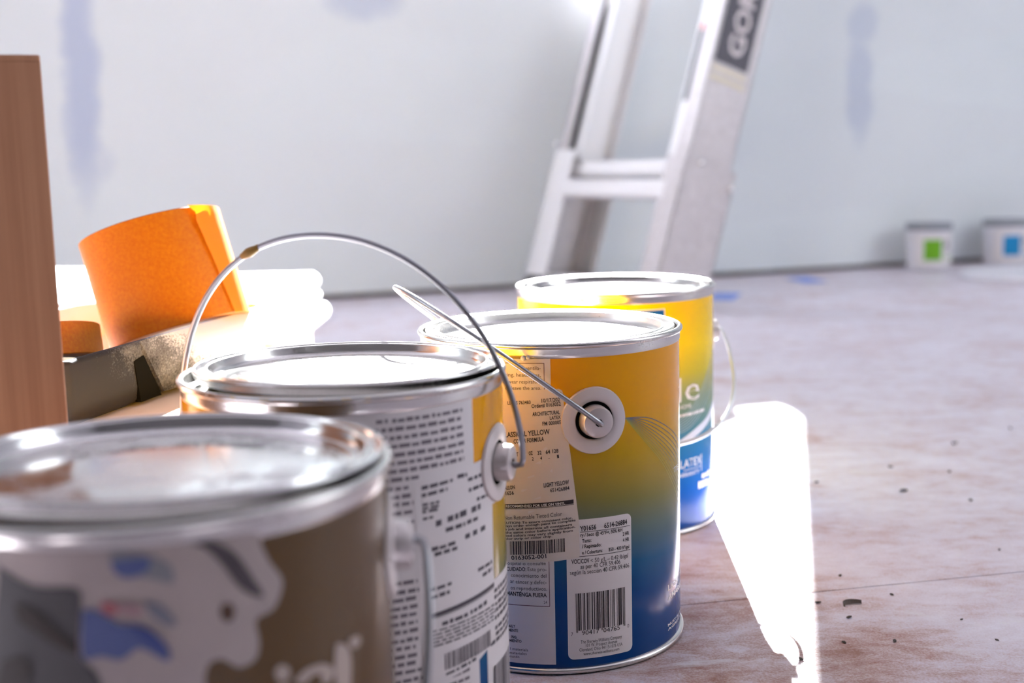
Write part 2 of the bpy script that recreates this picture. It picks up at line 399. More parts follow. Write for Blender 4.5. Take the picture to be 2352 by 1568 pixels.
PATCH = [
 ('label_patch', lin(92, 88, 90), [(-17.9, .1839), (-10.2, .1784), (-1.1, .178), (-.4, .1713), (-1.5, .1579), (2.6, .1488), (-2, .125), (-24, .125)], 1),
 ('label_patch', lin(165, 165, 172), [(6.1, .1904), (10.1, .1905), (17.3, .1838), (18.3, .1775), (14.3, .1792), (7.7, .1826)], 1),
 ('dark_stroke', lin(92, 82, 86), [(22.4, .1906), (26.8, .1886), (31.4, .1833), (34.8, .175), (37.1, .1689), (35.4, .1689), (31.7, .1732), (28.3, .181), (25, .1865)], 1),
 ('brown_chip', lin(100, 68, 46), [(27.8, .1685), (29.6, .1685), (30.5, .1656), (29.4, .1628), (28, .1637), (27.4, .1663)], 1),
 ('blue_print', lin(108, 122, 180), [(6.2, .1853), (9.9, .1859), (13.9, .1854), (13.1, .1819), (10, .1803), (7.3, .1816)], 2),
 ('blue_print', lin(104, 118, 176), [(-.1, .1713), (2.4, .1712), (7, .1667), (10.3, .1658), (13.6, .1617), (16.7, .1549), (15.3, .1546), (10.7, .159), (7.1, .1558), (3.1, .1572), (-.8, .1574)], 2),
 ('blue_print', lin(84, 100, 170), [(9, .1665), (12.3, .165), (15.5, .1603), (16.7, .1559), (14.4, .1579), (11.2, .1621)], 3),
 ('red_print', lin(206, 120, 130), [(3.9, .1737), (6.6, .173), (7.1, .1703), (5.4, .1695), (3.8, .1711)], 3),
 ('red_print', lin(200, 160, 165), [(7.3, .1729), (11.3, .1719), (11.5, .1688), (7.8, .1692)], 3),
 ('brown_stroke', lin(62, 48, 40), [(-14.5, .1729), (-9.9, .1712), (-6.1, .1662), (-2, .1605), (-2.5, .1585), (-6.4, .161), (-9.9, .1645), (-14, .1678)], 3),
 ('brown_stroke', lin(56, 44, 38), [(-18.7, .1552), (-13.5, .1569), (-11.8, .1534), (-12.9, .1485), (-16, .14), (-22, .142)], 3),
 ('label_patch', lin(150, 150, 165), [(12.4, .1733), (16, .1706), (18.5, .165), (16.4, .1649), (13.2, .169)], 2)]
for nm, col, pts, ly in PATCH:
    P = Print(RB + .0005 + ly * .00025); P.poly([(a_, min(b_, .1882)) for a_, b_ in pts]); P.done(nm, mat('smear_print', tuple(c_ * .62 for c_ in col[:3]), .6), sm)
P = Print(RB + .0005)
for pts in ([(38.8, .1438), (40.1, .1452), (42.2, .1438), (42.5, .1406), (40.7, .1395), (39.1, .1412)],
            [(43.3, .138), (46.1, .1407), (50.5, .1409), (54.1, .1386), (55.1, .1358), (53.3, .1331), (51.2, .1342), (50.9, .1373), (48.4, .138), (46.4, .1365)],
            [(56.1, .145), (59.6, .1427), (61.3, .1366), (59.9, .1256), (56.1, .1277), (55.3, .1391)],
            [(61, .1443), (64.5, .1434), (65.5, .1408), (62.8, .1399), (60.9, .142)],
            [(38.9, .138), (42, .138), (42.5, .128), (40, .122), (38.2, .13)]): P.poly(pts)
P.done('lettering', mat('cream_letter_ink', lin(176, 160, 150), .5), A)
ear(A, th_A, .160); ear(A, th_A + 180, .160)
bail(A, th_A, .160, .118, -58, -1, 2.8, .0935)

# ------------------------------------------------------------------ yellow cans B and C share one print; B is turned 57.4 degrees
def upc(P, th0, th1, z0, z1, dz=0, digits='790417047650'):
    L = ['0001101', '0011001', '0010011', '0111101', '0100011', '0110001', '0101111', '0111011', '0110111', '0001011']
    bits = '101' + ''.join(L[int(d)] for d in digits[:6]) + '01010' + ''.join(''.join('10'[int(b)] for b in L[int(d)]) for d in digits[6:]) + '101'
    n = len(bits); i = 0
    while i < n:
        if bits[i] == '1':
            j = i
            while j < n and bits[j] == '1': j += 1
            a_, b_ = th0 + (th1 - th0) * i / n, th0 + (th1 - th0) * j / n
            guard = i < 3 or i > n - 4 or 45 <= i < 50
            P.quad(a_, b_, z0 - (.0012 if guard else 0), z1 + dz * (i / n)); i = j
        else: i += 1
def code_bars(P, th0, th1, z0, z1, dz, seed):
    rn = random.Random(seed); a_ = th0
    while a_ < th1:
        wd = rn.choice((.16, .16, .32, .5)); f = (a_ - th0) / (th1 - th0)
        P.quad(a_, min(a_ + wd, th1), z0 + dz * f, z1 + dz * f); a_ += wd + rn.choice((.16, .16, .32, .4))
def round_rect(P, pts): P.poly(pts, 0)
def rr(th0, th1, z0, z1, rad, k=1.0):
    """rounded rectangle outline in (deg, z)"""
    out = []; d = math.degrees(rad / RB)
    for cx, cz, a0 in ((th1 - d, z1 - rad, 0), (th0 + d, z1 - rad, 90), (th0 + d, z0 + rad, 180), (th1 - d, z0 + rad, 270)):
        for i in range(6):
            a_ = R_(a0 + i * 18); out.append((cx + d * math.cos(a_), cz + rad * math.sin(a_)))
    return out

Cn = make_can('C', 'sharp yellow to blue paint can with receipt sticker and barcode label', M_gradC, M_lid_dusty, 0)
P = Print(RB + .0001); P.quad(-52, -1.7, .0062, .1864); pl = P.done('printed_panel', M_paper, Cn)
P = Print(RB + .0002)
for s, a_, b_, z0, z1, h, b in [('ate ventila-', -15.3, -5.6, .1801, .1802, .00219, 0), ('ring, headaches,', -20.4, -5.6, .1762, .1762, .00219, 0),
    ('or wear respiratory', -21.4, -5.5, .1721, .1725, .00219, 0), ('or leave the area.', -20.5, -5.6, .1686, .1688, .00219, 0),
    ('hospital o consulte', -22.4, -5.1, .0653, .0664, .00219, 0), ('CUIDADO:', -21.9, -13.3, .0617, .0624, .00231, 1), ('Este pro-', -12.7, -4.9, .0625, .0626, .00231, 0),
    ('conocimiento del', -19.9, -5, .0583, .0588, .00231, 0), ('ar cáncer y defec-', -20.3, -5, .0546, .0549, .00231, 0), ('os reproductivos.', -20.2, -4.9, .0507, .051, .00231, 0),
    ('MANTÉNGA FUERA', -22, -5, .047, .0471, .00243, 1), ('24', -6.3, -4.9, .0431, .0432, .0017, 0), ('DAILY', -22.4, -18.5, .0273, .0277, .0017, 1), ('MENTE', -21.6, -17.4, .025, .0251, .0017, 1),
    ('ING', -20.5, -18.2, .021, .021, .0017, 1), ('MIENTO', -21.3, -16, .0187, .0188, .0017, 1), ('l materials', -21, -13.3, .0137, .0138, .0017, 0), ('materiales', -21.5, -13.9, .0112, .0115, .0017, 0),
    ('mundo', -21.5, -17.1, .009, .0092, .0017, 0)]: P.text(s, a_, b_, z0, z1, h, b)
P.done('lettering', M_ink, pl)
P = Print(RB + .0002)
P.quad(-4.4, -4.15, .1600, .1841); P.quad(-40, -4.2, .1837, .1841); P.quad(-3.95, -3.7, .0416, .0690); P.quad(-40, -3.8, .0414, .0418)
P.done('frame_line', M_maroon, pl)
# barcode label on the right
P = Print(RB + .0001); round_rect(P, rr(3.4, 32.6, .0088, .0926, .0035)); bl = P.done('barcode_label', M_paper, Cn)
P = Print(RB + .0002)
for s, a_, b_, z0, z1, h, b in [('Y01656', 9.2, 16.1, .0857, .0861, .00292, 1), ('6514-26884', 19.6, 30.5, .0861, .0864, .00292, 1), ('ry / Seco @ 45°F+, 50% RH', 9.3, 28, .0824, .0825, .00207, 1),
    ('2 HR', 28.2, 31.4, .0797, .0798, .00219, 1), ('Tacto:', 10, 13.9, .0787, .0789, .00219, 1), ('4 HR', 28.3, 31.4, .0761, .0761, .00219, 1), ('/ Repintado:', 9.9, 18.2, .0755, .0756, .00219, 1),
    ('e / Cobertura:', 9.9, 18.7, .0718, .0721, .00207, 1), ('350 - 400 ft²/gal', 21.5, 31.4, .0719, .0717, .00207, 1), ('VOC/COV', 5.4, 12.9, .0665, .0666, .00267, 1),
    ('< 50 g/L – 0.42 lb/gal', 13.5, 30.8, .0665, .0662, .00267, 0), ('as per 40 CFR 59.406', 9.1, 26.9, .0633, .0633, .00267, 0), ('según la sección 40 CFR 59.406', 4.7, 31.3, .0601, .06, .00267, 0),
    ('7', 4.8, 5.6, .0232, .0233, .00219, 0), ('90417', 9.3, 16.8, .0234, .0235, .0027, 0), ('04765', 18.6, 26.3, .0234, .0233, .0027, 0), ('0', 30, 30.9, .0235, .0234, .00219, 0),
    ('The Sherwin-Williams Company', 8.7, 27.2, .0182, .018, .0021, 0), ('101 W. Prospect Avenue', 10.9, 24.9, .0159, .0157, .0020, 0), ('Cleveland, Ohio 44115-1075 USA', 8.1, 27.5, .0135, .0132, .0020, 0),
    ('www.sherwin-williams.com', 9.8, 25.9, .011, .0108, .00185, 0)]: P.text(s, a_, b_, z0, z1, h, b)
P.quad(9.2, 31.9, .0850, .0853); P.quad(8.7, 32, .0705, .0708)
upc(P, 6.9, 29, .0262, .0487); P.done('lettering', M_ink, bl)
# receipt sticker, slightly askew, lifting at its lower right corner
P = Print(RB + .0003)
P.poly([(-40, .1675), (-8, .1688), (1.6, .1692), (2.7, .1682), (3.2, .1665), (3.7, .1522), (5.7, .132), (8.7, .0927), (8.9, .0709), (8.2, .0701), (-1.1, .0686), (-18.6, .0672), (-40, .065)], 0)
st = P.done('receipt_sticker', M_tan, Cn)
P = Print(RB + .0004)
for s, a_, b_, z0, z1, h, b in [('LIAMS 763483', -19.5, -9.9, .1599, .1608, .00194, 1), ('10/17/202', -5.5, 1.9, .1615, .1621, .00219, 1), ('Order# 0163052', -9.6, 2.2, .1583, .1596, .00219, 1),
    ('ARCHITECTURAL', -9.3, 1.8, .1537, .1548, .00219, 1), ('LATEX', -2.3, 2.1, .1515, .1521, .00194, 1), ('FM 000005', -5.3, 2.2, .1482, .149, .00219, 1), ('CLASSICAL YELLOW', -22.5, -2.4, .1407, .1434, .00292, 1),
    ('COLOR FORMULA', -17.3, -4.8, .1375, .1394, .00243, 1), ('COLORANT', -23.2, -15.4, .1289, .1303, .00219, 1), ('OZ', -11.1, -9.5, .131, .1313, .00219, 1), ('32', -7.5, -5.9, .1313, .1316, .00219, 1),
    ('64', -4.2, -2.4, .1318, .1321, .00219, 1), ('128', -1.5, .9, .1323, .1325, .00219, 1), ('2', -9.9, -9.2, .128, .128, .00194, 1), ('4', -6.5, -5.8, .1285, .1285, .00194, 1), ('-', -3.3, -2.6, .129, .129, .0006, 1),
    ('1', .4, 1.1, .1292, .1294, .00194, 1), ('GALLON', -22.6, -17.2, .1097, .111, .00219, 1), ('01656', -22.6, -17.7, .1066, .1076, .00219, 1), ('LIGHT YELLOW', -5.3, 5, .1123, .114, .00243, 1),
    ('651426884', -2.7, 5.1, .1094, .1106, .00219, 1), ('Non Returnable Tinted Color', -22.1, 1.9, .0922, .0955, .00243, 0), ('CAUTION: To assure consistent color,', -23.9, 6.1, .0894, .0934, .00135, 1),
    ('always order enough paint to complete', -24, 7.4, .0876, .092, .00135, 1), ('the job and intermix all containers', -24, 5.9, .0857, .0895, .00135, 1), ('of the same color before application.', -24, 7.3, .0836, .0881, .00135, 1),
    ('Mixed colors may vary slightly from', -24.1, 6.2, .0818, .0859, .00135, 1), ('color strip or color chip.', -23.1, -2.2, .0801, .083, .00135, 1), ('0163052-001', -19.5, -4.8, .0686, .0706, .00243, 1)]: P.text(s, a_, b_, z0, z1, h, b)
P.quad(-26, 6.7, .0986, .1010, .0038); P.quad(-26, 6.8, .0980, .0983, .0038)
code_bars(P, -20, 2.9, .0716, .0796, .0026, 3); P.done('lettering', M_ink, st)
P = Print(RB + .0005); P.text('NOT RECOMMENDED FOR USE ON VINYL', -25, 3.2, .0992, .1022, .0014, 1); P.done('reversed_lettering', M_white, st)
# white wording and the fan of fine lines
P = Print(RB + .0001)
for s, a_, b_, z, h, b in [('LIGHT YELLOW', 57.3, 100, .0358, .0038, 1), ('AMARILLO CLARO', 57.2, 104, .0298, .0036, 1), ('MUST BE TINTED BEFORE USE', 57.1, 110, .0132, .0017, 1), ('AGREGUE EL COLOR', 57.1, 106, .0106, .0017, 1), ('TEMP', 64.2, 84, .107, .0034, 0)]: P.text(s, a_, b_, z, z, h, b)
P.done('white_lettering', M_white, Cn)
top = [(30, .1492), (38, .1482), (46, .1453), (60.7, .1355), (73, .125), (90, .108)]; bot = [(30, .1492), (37.8, .1374), (52.2, .118), (63, .1011), (72.4, .0867), (90, .055)]
for k in range(11):
    f = k / 10; P = Print(RB + .0001)
    P.line([(a_[0] + (b_[0] - a_[0]) * f, a_[1] + (b_[1] - a_[1]) * f) for a_, b_ in zip(top, bot)], .00042)
    P.done('fine_line', mat('fan_line_ink', lin(96 + 90 * f, 104 + 70 * f, 126 - 70 * f), .3), Cn)
ear(Cn, 15.9, .150); ear(Cn, 195.9, .150)
bail(Cn, 15.9, .150, .119, 37.5, -1, 2.25)
for th_, z_, r_ in ((-12.5, .1868, .0016), (-10.6, .1872, .0012)):       # drip of paint under the rim
    a_ = R_(th_); b_ = bmesh.new(); bmesh.ops.create_uvsphere(b_, u_segments=12, v_segments=8, radius=r_); bmesh.ops.translate(b_, verts=b_.verts, vec=((RB + .0004) * math.sin(a_), -(RB + .0004) * math.cos(a_), z_))
    obj('paint_drip', b_, M_white, Cn, True)

B = make_can('B', 'yellow paint can with raised wire bail and blurred white label, lid ajar', M_gradC, M_lid_part, .0030, (-.9, .5), (.0003, .0006))
TB = 57.4
P = Print(RB + .0001); P.quad(-22, 55.4, .0062, .1864); pl = P.done('printed_panel', M_paper, B)
P = Print(RB + .0002)
for a_, b_, z in ((17.4, 21.2, .1818), (22.7, 50.1, .1816), (0, 50, .1777), (0, 49.8, .1737), (0, 50.2, .1698), (0, 50.5, .1657), (0, 49.9, .162), (0, 50.3, .1582), (0, 31.2, .1543), (0, 28.2, .1502), (0, 28.4, .1462), (0, 29, .1427), (0, 28.5, .1387),
    (0, 29, .134), (0, 28, .130), (0, 29, .126), (0, 29.4, .1055), (0, 30, .1012), (0, 29.5, .0975), (0, 29.1, .0936), (0, 28.6, .09), (0, 28.9, .0861), (0, 29.5, .0822), (0, 29, .078), (0, 27.9, .0743), (0, 28.8, .0702), (0, 27.7, .0665), (0, 30, .0627), (0, 30, .0585), (0, 50, .0545), (0, 50, .0505), (0, 50, .0465)): P.words(a_, b_, z, .0020)
P.done('small_print', mat('grey_small_print', lin(120, 112, 120), .5), pl)
P = Print(RB + .0001); round_rect(P, rr(60.5, 90, .0088, .0926, .0035)); bl = P.done('barcode_label', M_paper, B)
P = Print(RB + .0002)
for z in (.0857, .0824, .0787, .0755, .0718, .0665, .0633, .0601): P.words(63, 88, z, .0022)
upc(P, 64.4, 86.5, .0262, .0487); P.done('lettering', M_ink2, bl)
P = Print(RB + .0003)
P.poly([(29.2, .1529), (48, .1545), (66.2, .1562), (72.5, .1565), (73, .135), (71.5, .131), (67, .131), (66.7, .10), (66.6, .0635), (55, .0572), (40, .0545), (30.5, .0535)], 0); st = P.done('receipt_sticker', M_paper, B)
P = Print(RB + .0004)
for (a_, z0), (b_, z1), h in [((32, .1486), (44.5, .1496), .002), ((46.6, .1503), (51.4, .1501), .002), ((31.9, .1452), (42.1, .146), .002), ((52, .1421), (64.2, .1424), .002), ((51.7, .1474), (65.1, .1474), .002), ((56.3, .1364), (64, .1363), .002),
    ((32.1, .141), (38.6, .141), .0014), ((32.1, .1393), (38.6, .1393), .0014), ((32, .1377), (38.5, .1376), .0014), ((32.1, .1343), (36, .1345), .0014), ((36.9, .13), (40.2, .1304), .003), ((41.7, .1308), (51.2, .1316), .003), ((53.1, .1316), (59.4, .1319), .003),
    ((40.8, .1263), (49.7, .1266), .0022), ((50.6, .1268), (56.5, .1271), .0022), ((49.5, .120), (52, .1202), .0026), ((53.5, .1202), (56, .1203), .0026), ((58, .1204), (62, .1206), .0026), ((35, .1187), (44.8, .1192), .002), ((36.1, .1161), (45.6, .1164), .002), ((34.1, .0995), (42.6, .1003), .002),
    ((34.4, .0958), (41.7, .0964), .002), ((55.8, .1014), (65.4, .1018), .002), ((58.5, .0977), (65.3, .0982), .002), ((38.1, .0817), (50, .082), .0022), ((51, .0822), (61.1, .0832), .0022)]: P.words(a_, b_, (z0 if h < .0021 else z0), h, z1 - z0)
for z in (.0796, .0778, .0760, .0742, .0724): P.words(34.6, 66, z, .0010, .0003)
P.quad(34.2, 66.6, .0866, .0888, .0028); P.quad(34.2, 66.6, .0860, .0863, .0028)
code_bars(P, 38.7, 62.6, .0595, .0676, .0016, 5); P.words(39, 53.3, .0568, .0016, .0014)
P.done('lettering', M_ink2, st)
ear(B, 73.3, .150); ear(B, 253.3, .150)
PB = bail(B, 73.3, .150, .1130, 86, -1, 2.1, .094, skew=.008)
i_ = min((i for i in range(len(PB) // 2, len(PB))), key=lambda i: abs(PB[i].z - .2535)); dp = PB[i_]; dt = (PB[i_ + 1] - PB[i_ - 1]).normalized()
bm = bmesh.new(); add_tube(bm, [dp - dt * .0055, dp - dt * .003, dp - dt * .001, dp + dt * .001, dp + dt * .0035, dp + dt * .006], [.0016, .0019, .0024, .0027, .0021, .0016], 12)
obj('dried_paint_drip', bm, mat('ochre_paint', lin(150, 112, 40), .5), B, True)
P = Print(RO + .0002)
rn = random.Random(11)
for k in range(26):
    th_ = rn.uniform(-40, 66); wd = rn.uniform(.8, 3.2); P.poly(rr(th_, th_ + wd, .1922 + rn.uniform(0, .0006), .1938 + rn.uniform(0, .0012), .0005), 0)
P.done('paint_spot', mat('yellow_paint_spot', lin(216, 168, 40), .5), B)

# ------------------------------------------------------------------ farthest can (D)
D = make_can('D', 'bright yellow and blue paint can farthest back, bail hanging in front', M_gradD, tin_mat('lid_tin_clean', .12, .72, .15, rmax=.068), 0)
P = Print(RB + .0001); P.quad(-40, 23.6, .168, .1818); br = P.done('pale_border', M_white, D)
P = Print(RB + .0002); P.quad(-40, 22.9, .168, .1808); P.done('blue_square', mat('badge_blue', lin(0, 88, 170), .3), br)
P = Print(RB + .0002)
for s, a_, b_, z, h, b in [('de', 21.5, 50.2, .1068, .0197, 0), ('LATEX', 33.5, 52, .0535, .0066, 0), ('WARRANTY', 28, 50, .0462, .0032, 0), ('HOME', 33, 42.5, .1010, .0034, 0)]: P.text(s, a_, b_, z, z, h, b)
P.words(32, 56, .0950, .0026); P.quad(36, 52, .0512, .0516); P.quad(52.2, 52.7, .047, .061)
P.words(53, 64, .0405, .0042); P.words(49, 62, .0330, .0062); P.done('white_lettering', M_white, D)
P = Print(RB + .0001)
P.poly([(0, .066), (20, .070), (36, .0778), (47, .0835), (60, .0895), (75, .099), (75, .0925), (60, .083), (47, .0770), (36, .0725), (20, .0655), (0, .062)])
P.done('wave_stripe', mat('silver_wave', lin(205, 212, 222), .25), D)
for k in range(7):
    P = Print(RB + .0001); P.line([(10, .080 + k * .001), (36, .083 + k * .002), (50, .092 + k * .003), (64, .106 + k * .004), (80, .118 + k * .005)], .0006)
    P.done('fine_line', mat('wave_line_ink', lin(150, 172, 180), .3), D)
ear(D, 100, .152); ear(D, 280, .152)
bail(D, 100, .152, .118, -40, -1, 2.6, .0935, wm=mat('wire_bright', lin(214, 218, 222), .35, .8))

# ------------------------------------------------------------------ cardboard box
m = mat('brown_cardboard', lin(178, 128, 96), .8); t = NT(m); v = t.coord((1, 1, .02))
flute = t.noise(v, 170, 3, .7); t.col(t.mix(t.ramp(flute, [(.35, g(0)), (.65, g(1))]), lin(170, 120, 88), lin(186, 136, 102)))
t.bump(flute, .15, .0008); M_card = m
bx = empty('cardboard_box', (-.2194 - .125 * math.cos(R_(21.5)) - .03 * math.sin(R_(21.5)), .60 - .125 * math.sin(R_(21.5)) + .03 * math.cos(R_(21.5)), 0), R_(21.5)); tag(bx, 'tall brown cardboard box standing behind the brown can', 'box')
box('side_panel', (-.125, -.03, 0), (.125, -.027, .349), M_card, bx, .0008); box('side_panel', (-.125, .027, 0), (.125, .030, .349), M_card, bx)
box('end_panel', (-.125, -.027, 0), (-.122, .027, .349), M_card, bx); box('end_panel', (.122, -.027, 0), (.125, .027, .349), M_card, bx)
box('bottom_panel', (-.122, -.027, 0), (.122, .027, .003), M_card, bx)
bm = bmesh.new(); add_box(bm, (-.125, -.03, .3485), (.125, .002, .3515), bev=.001); ob = obj('top_flap', bm, M_card, bx)
box('top_flap', (-.122, .002, .3475), (.122, .03, .3500), M_card, bx)

# ------------------------------------------------------------------ low carton that carries tray, tape and cloth
cr_ = empty('low_carton', (-.355, .96, 0)); tag(cr_, 'low cream carton under the black tray and white cloth', 'box')
m = mat('cream_carton', lin(226, 208, 190), .75); t = NT(m); t.bump(t.noise(t.coord((1, 1, .05)), 150, 3), .1, .0006)
box('carton_body', (-.165, -.255, 0), (.158, .24, .1445), m, cr_, .002); box('carton_lid', (-.168, -.258, .105), (.161, .243, .1485), m, cr_, .003)
SUP = .1487
# ------------------------------------------------------------------ black dusty tray
m = mat('dusty_sunlit_black_plastic', g(.03), .5); t = NT(m); v = t.coord(); x, y, z = t.sep(v)[:3]
n1 = t.noise(v, 60, 5, .65); n2 = t.noise(v, 800, 3, .8)
along = t.math('MULTIPLY', t.math('SUBTRACT', y, .09), 5.5)  # dust gradient also paints sunlight onto the far end of the wall
f = t.math('ADD', t.math('ADD', t.math('MULTIPLY', n1, .5), t.math('MULTIPLY', n2, .75)), along)
f = t.math('ADD', f, t.math('MULTIPLY', t.math('SUBTRACT', z, .02), 8))
f = t.ramp(f, [(.58, g(.0)), (.86, g(.2)), (1.18, g(.9))])
t.col(t.mix(f, lin(34, 33, 36), lin(226, 226, 234))); t.rough(t.math('ADD', .6, t.math('MULTIPLY', f, .3))); t.b.inputs['Specular IOR Level'].default_value = .2; M_dusty_sunlit = m
tr = empty('black_tray', (-.2555, .694, SUP + .0003), R_(-13.1)); tag(tr, 'dusty black plastic tray holding two orange tape rolls', 'tray')
# local frame: long right-hand wall along +y at x=0, tray extends to -x
TL, TW, TH, TT = .30, .17, .0405, .0045
def tray_outline(off, zf):
    pts = []; rc = .03
    for cx, cy, a0 in ((-rc, TL - rc, 0), (-TW + rc, TL - rc, 90), (-TW + rc, rc * .6, 180), (-rc * .4, rc * .4, 270)):
        r_ = rc if a0 != 270 else rc * .4
        if a0 == 180: r_ = rc * .6
        for i in range(7):
            a_ = R_(a0 + i * 15); pts.append((cx + (r_ + off) * math.cos(a_), cy + (r_ + off) * math.sin(a_)))
    return [Vector((p[0], p[1], zf)) for p in pts]
def skin(bm, loops, cap0=True, cap1=False):
    L = [[bm.verts.new(p) for p in lp] for lp in loops]; n = len(L[0])
    for a_, b_ in zip(L, L[1:]):
        for i in range(n): bm.faces.new((a_[i], a_[(i + 1) % n], b_[(i + 1) % n], b_[i]))
    if cap0: bm.faces.new(L[0][::-1])
    if cap1: bm.faces.new(L[-1])
bm = bmesh.new()
skin(bm, [tray_outline(-.012, 0), tray_outline(-.006, .0008), tray_outline(-.002, .004), tray_outline(0, .012), tray_outline(.0005, TH - .003), tray_outline(-.0006, TH - .0008), tray_outline(-.002, TH),
          tray_outline(-TT + .001, TH), tray_outline(-TT, TH - .001), tray_outline(-TT - .001, .014), tray_outline(-TT - .006, .0112)], True, True)
tb = obj('tray_body', bm, M_dusty_sunlit, tr, True, 50)
# raised outer flap on the far half of the long wall, with a black piece painting the gap shade in front of it
bm = bmesh.new()
prof = []
for i in range(9):
    f = i / 8; yy = .098 + .15 * f; out = .003 + .007 * min(1, f * 3)
    prof.append([Vector((.0006, yy - .012 * (1 - f), TH + .0002)), Vector((out * .6, yy - .008 * (1 - f), TH - .006)), Vector((out, yy, TH * .5)), Vector((out * .9, yy + .012 * (1 - f), .004)), Vector((out * .9 - .0025, yy + .012 * (1 - f), .004)), Vector((.0004, yy - .008 * (1 - f), TH - .010))])
L = [[bm.verts.new(p) for p in q] for q in prof]
for a_, b_ in zip(L, L[1:]):
    for i in range(6): bm.faces.new((a_[i], a_[(i + 1) % 6], b_[(i + 1) % 6], b_[i]))
bm.faces.new(L[0]); bm.faces.new(L[-1][::-1])
obj('side_flap', bm, M_dusty_sunlit, tr, True, 60)
bm = bmesh.new(); vs_ = [bm.verts.new(Vector((.0009, a_, b_))) for a_, b_ in ((.078, .029), (.090, .031), (.104, .010), (.109, .002), (.083, .002))]; bm.faces.new(vs_)
r_ = bmesh.ops.extrude_face_region(bm, geom=bm.faces[:]); bmesh.ops.translate(bm, verts=[e for e in r_['geom'] if isinstance(e, bmesh.types.BMVert)], vec=(-.004, 0, 0))
obj('slot_shade', bm, M_hole_shade, tr)  # solid black piece painting the shade of the gap

# ------------------------------------------------------------------ orange tape rolls
def tape_mat(name):
    m = mat(name, lin(246, 140, 10), .55); t = NT(m); v = t.coord()
    n = t.noise(v, 420, 4, .7); t.col(t.mix(t.ramp(n, [(.35, g(0)), (.7, g(1))]), lin(172, 94, 0), lin(186, 114, 0)))
    t.bump(n, .22, .0006); t.b.inputs['Specular IOR Level'].default_value = .25; t.b.inputs['Sheen Weight'].default_value = .08; t.b.inputs['Sheen Roughness'].default_value = .4
    return m
M_tape = tape_mat('orange_crepe_tape')
M_flap = mat('orange_tape_sunlit_layer', lin(246, 160, 14), .55); t = NT(M_flap); t.bump(t.noise(t.coord(), 420, 4, .7), .3, .0006)  # single layer, base lightened for the sun shining through it
tl = t.n('ShaderNodeBsdfTranslucent'); tl.inputs[0].default_value = lin(255, 176, 20); mx = t.n('ShaderNodeMixShader'); mx.inputs[0].default_value = .45
out = t.t.nodes['Material Output']; t.l(t.b.outputs[0], mx.inputs[1]); t.l(tl.outputs[0], mx.inputs[2]); t.l(mx.outputs[0], out.inputs[0])
M_core = mat('tape_core_card', lin(214, 204, 190), .8)
def tape_roll(top, axis, ro, ri, ln, label, flap_th=None):
    axis = Vector(axis).normalized(); u = Vector((1, 0, 0)); u = (u - axis * u.dot(axis)).normalized(); v_ = axis.cross(u)
    base = Vector(top) - axis * ln
    root = empty('tape_roll', base); tag(root, label, 'tape')
    mt = Matrix((u, v_, axis)).transposed().to_4x4(); mt.translation = (0, 0, 0)
    lathe('tape_winding', [(ri, .0003), (ro - .0006, 0), (ro, .0006), (ro, ln - .0006), (ro - .0006, ln), (ri, ln - .0003)], M_tape, root, 128, mt, True, 40)
    lathe('core', [(ri - .003, 0), (ri - .0002, 0), (ri - .0002, ln), (ri - .003, ln)], M_core, root, 96, mt, True, 40)
    if flap_th is not None:
        bm = bmesh.new(); N, K = 26, 14; rn = random.Random(4); prev = None
        for j in range(K + 1):
            h_ = ln * j / K; f = j / K
            e0 = flap_th + 16 * (1 - f) ** .8 + rn.uniform(-.35, .35) + (2.5 if j == K - 1 else 0) - (1.5 if j == K else 0)     # torn edge, leaning
            row = []
            for i in range(N + 1):
                g_ = i / N; th_ = R_(e0 + (95 - e0) * g_) - math.pi / 2
                lift = .0034 * (1 - g_) ** 4 * (.45 + .9 * f ** 3)
                rr_ = ro + .0003 + lift; row.append(bm.verts.new(mt @ Vector((rr_ * math.cos(th_), rr_ * math.sin(th_), h_))))
            if prev:
                for i in range(N): bm.faces.new((prev[i], prev[i + 1], row[i + 1], row[i]))
            prev = row
        obj('loose_end', bm, M_flap, root, True)
    return root
tape_roll((-.268, .930, .2540), (-.27, .15, .95), .0525, .038, .0815, 'large orange tape roll standing tilted in the black tray, loose end torn', 46)
tape_roll((-.3300, .825, .1895), (-.14, .20, .96), .052, .038, .0215, 'lower orange tape roll half hidden behind the cardboard box')

# ------------------------------------------------------------------ white folded drop cloth
m = mat('white_cloth', lin(238, 238, 240), .85); t = NT(m); t.bump(t.noise(t.coord(), 500, 3), .2, .0006); M_cloth = m
cl = empty('folded_cloth', (-.336, 1.12, SUP + .0006)); tag(cl, 'white folded drop cloth piled on the cream carton behind tape', 'cloth')
def fold(x0, x1, y0, y1, z0, z1, seed, sag=0, rise=0):
    bm = bmesh.new(); add_box(bm, (x0, y0, z0), (x1, y1, z1), bev=(z1 - z0) * .48, seg=5)
    bmesh.ops.subdivide_edges(bm, edges=[e for e in bm.edges if e.calc_length() > .05], cuts=9, use_grid_fill=True)
    for q in bm.verts:
        n_ = noise.noise(Vector((q.co.x * 9 + seed, q.co.y * 9, 0)))
        f = max(0, (q.co.x - (x1 - .022)) / .022)
        q.co.z += n_ * .003 * (1 if q.co.z > z0 + .004 else .0) - sag * f * f + rise * max(0, (q.co.y - y0) / (y1 - y0)) * (q.co.z - z0) / (z1 - z0)
        q.co.x += noise.noise(Vector((q.co.y * 14 + seed, q.co.z * 60, 3))) * .004
    return obj('fold', bm, M_cloth, cl, True)
fold(-.14, .156, -.10, .12, 0, .015, 1, .005); fold(-.14, .149, -.105, .12, .015, .026, 2); fold(-.14, .146, -.10, .12, .026, .040, 5, 0, .004); 
fold(-.13, -.02, -.115, .12, .0285, .042, 8, 0, .012)

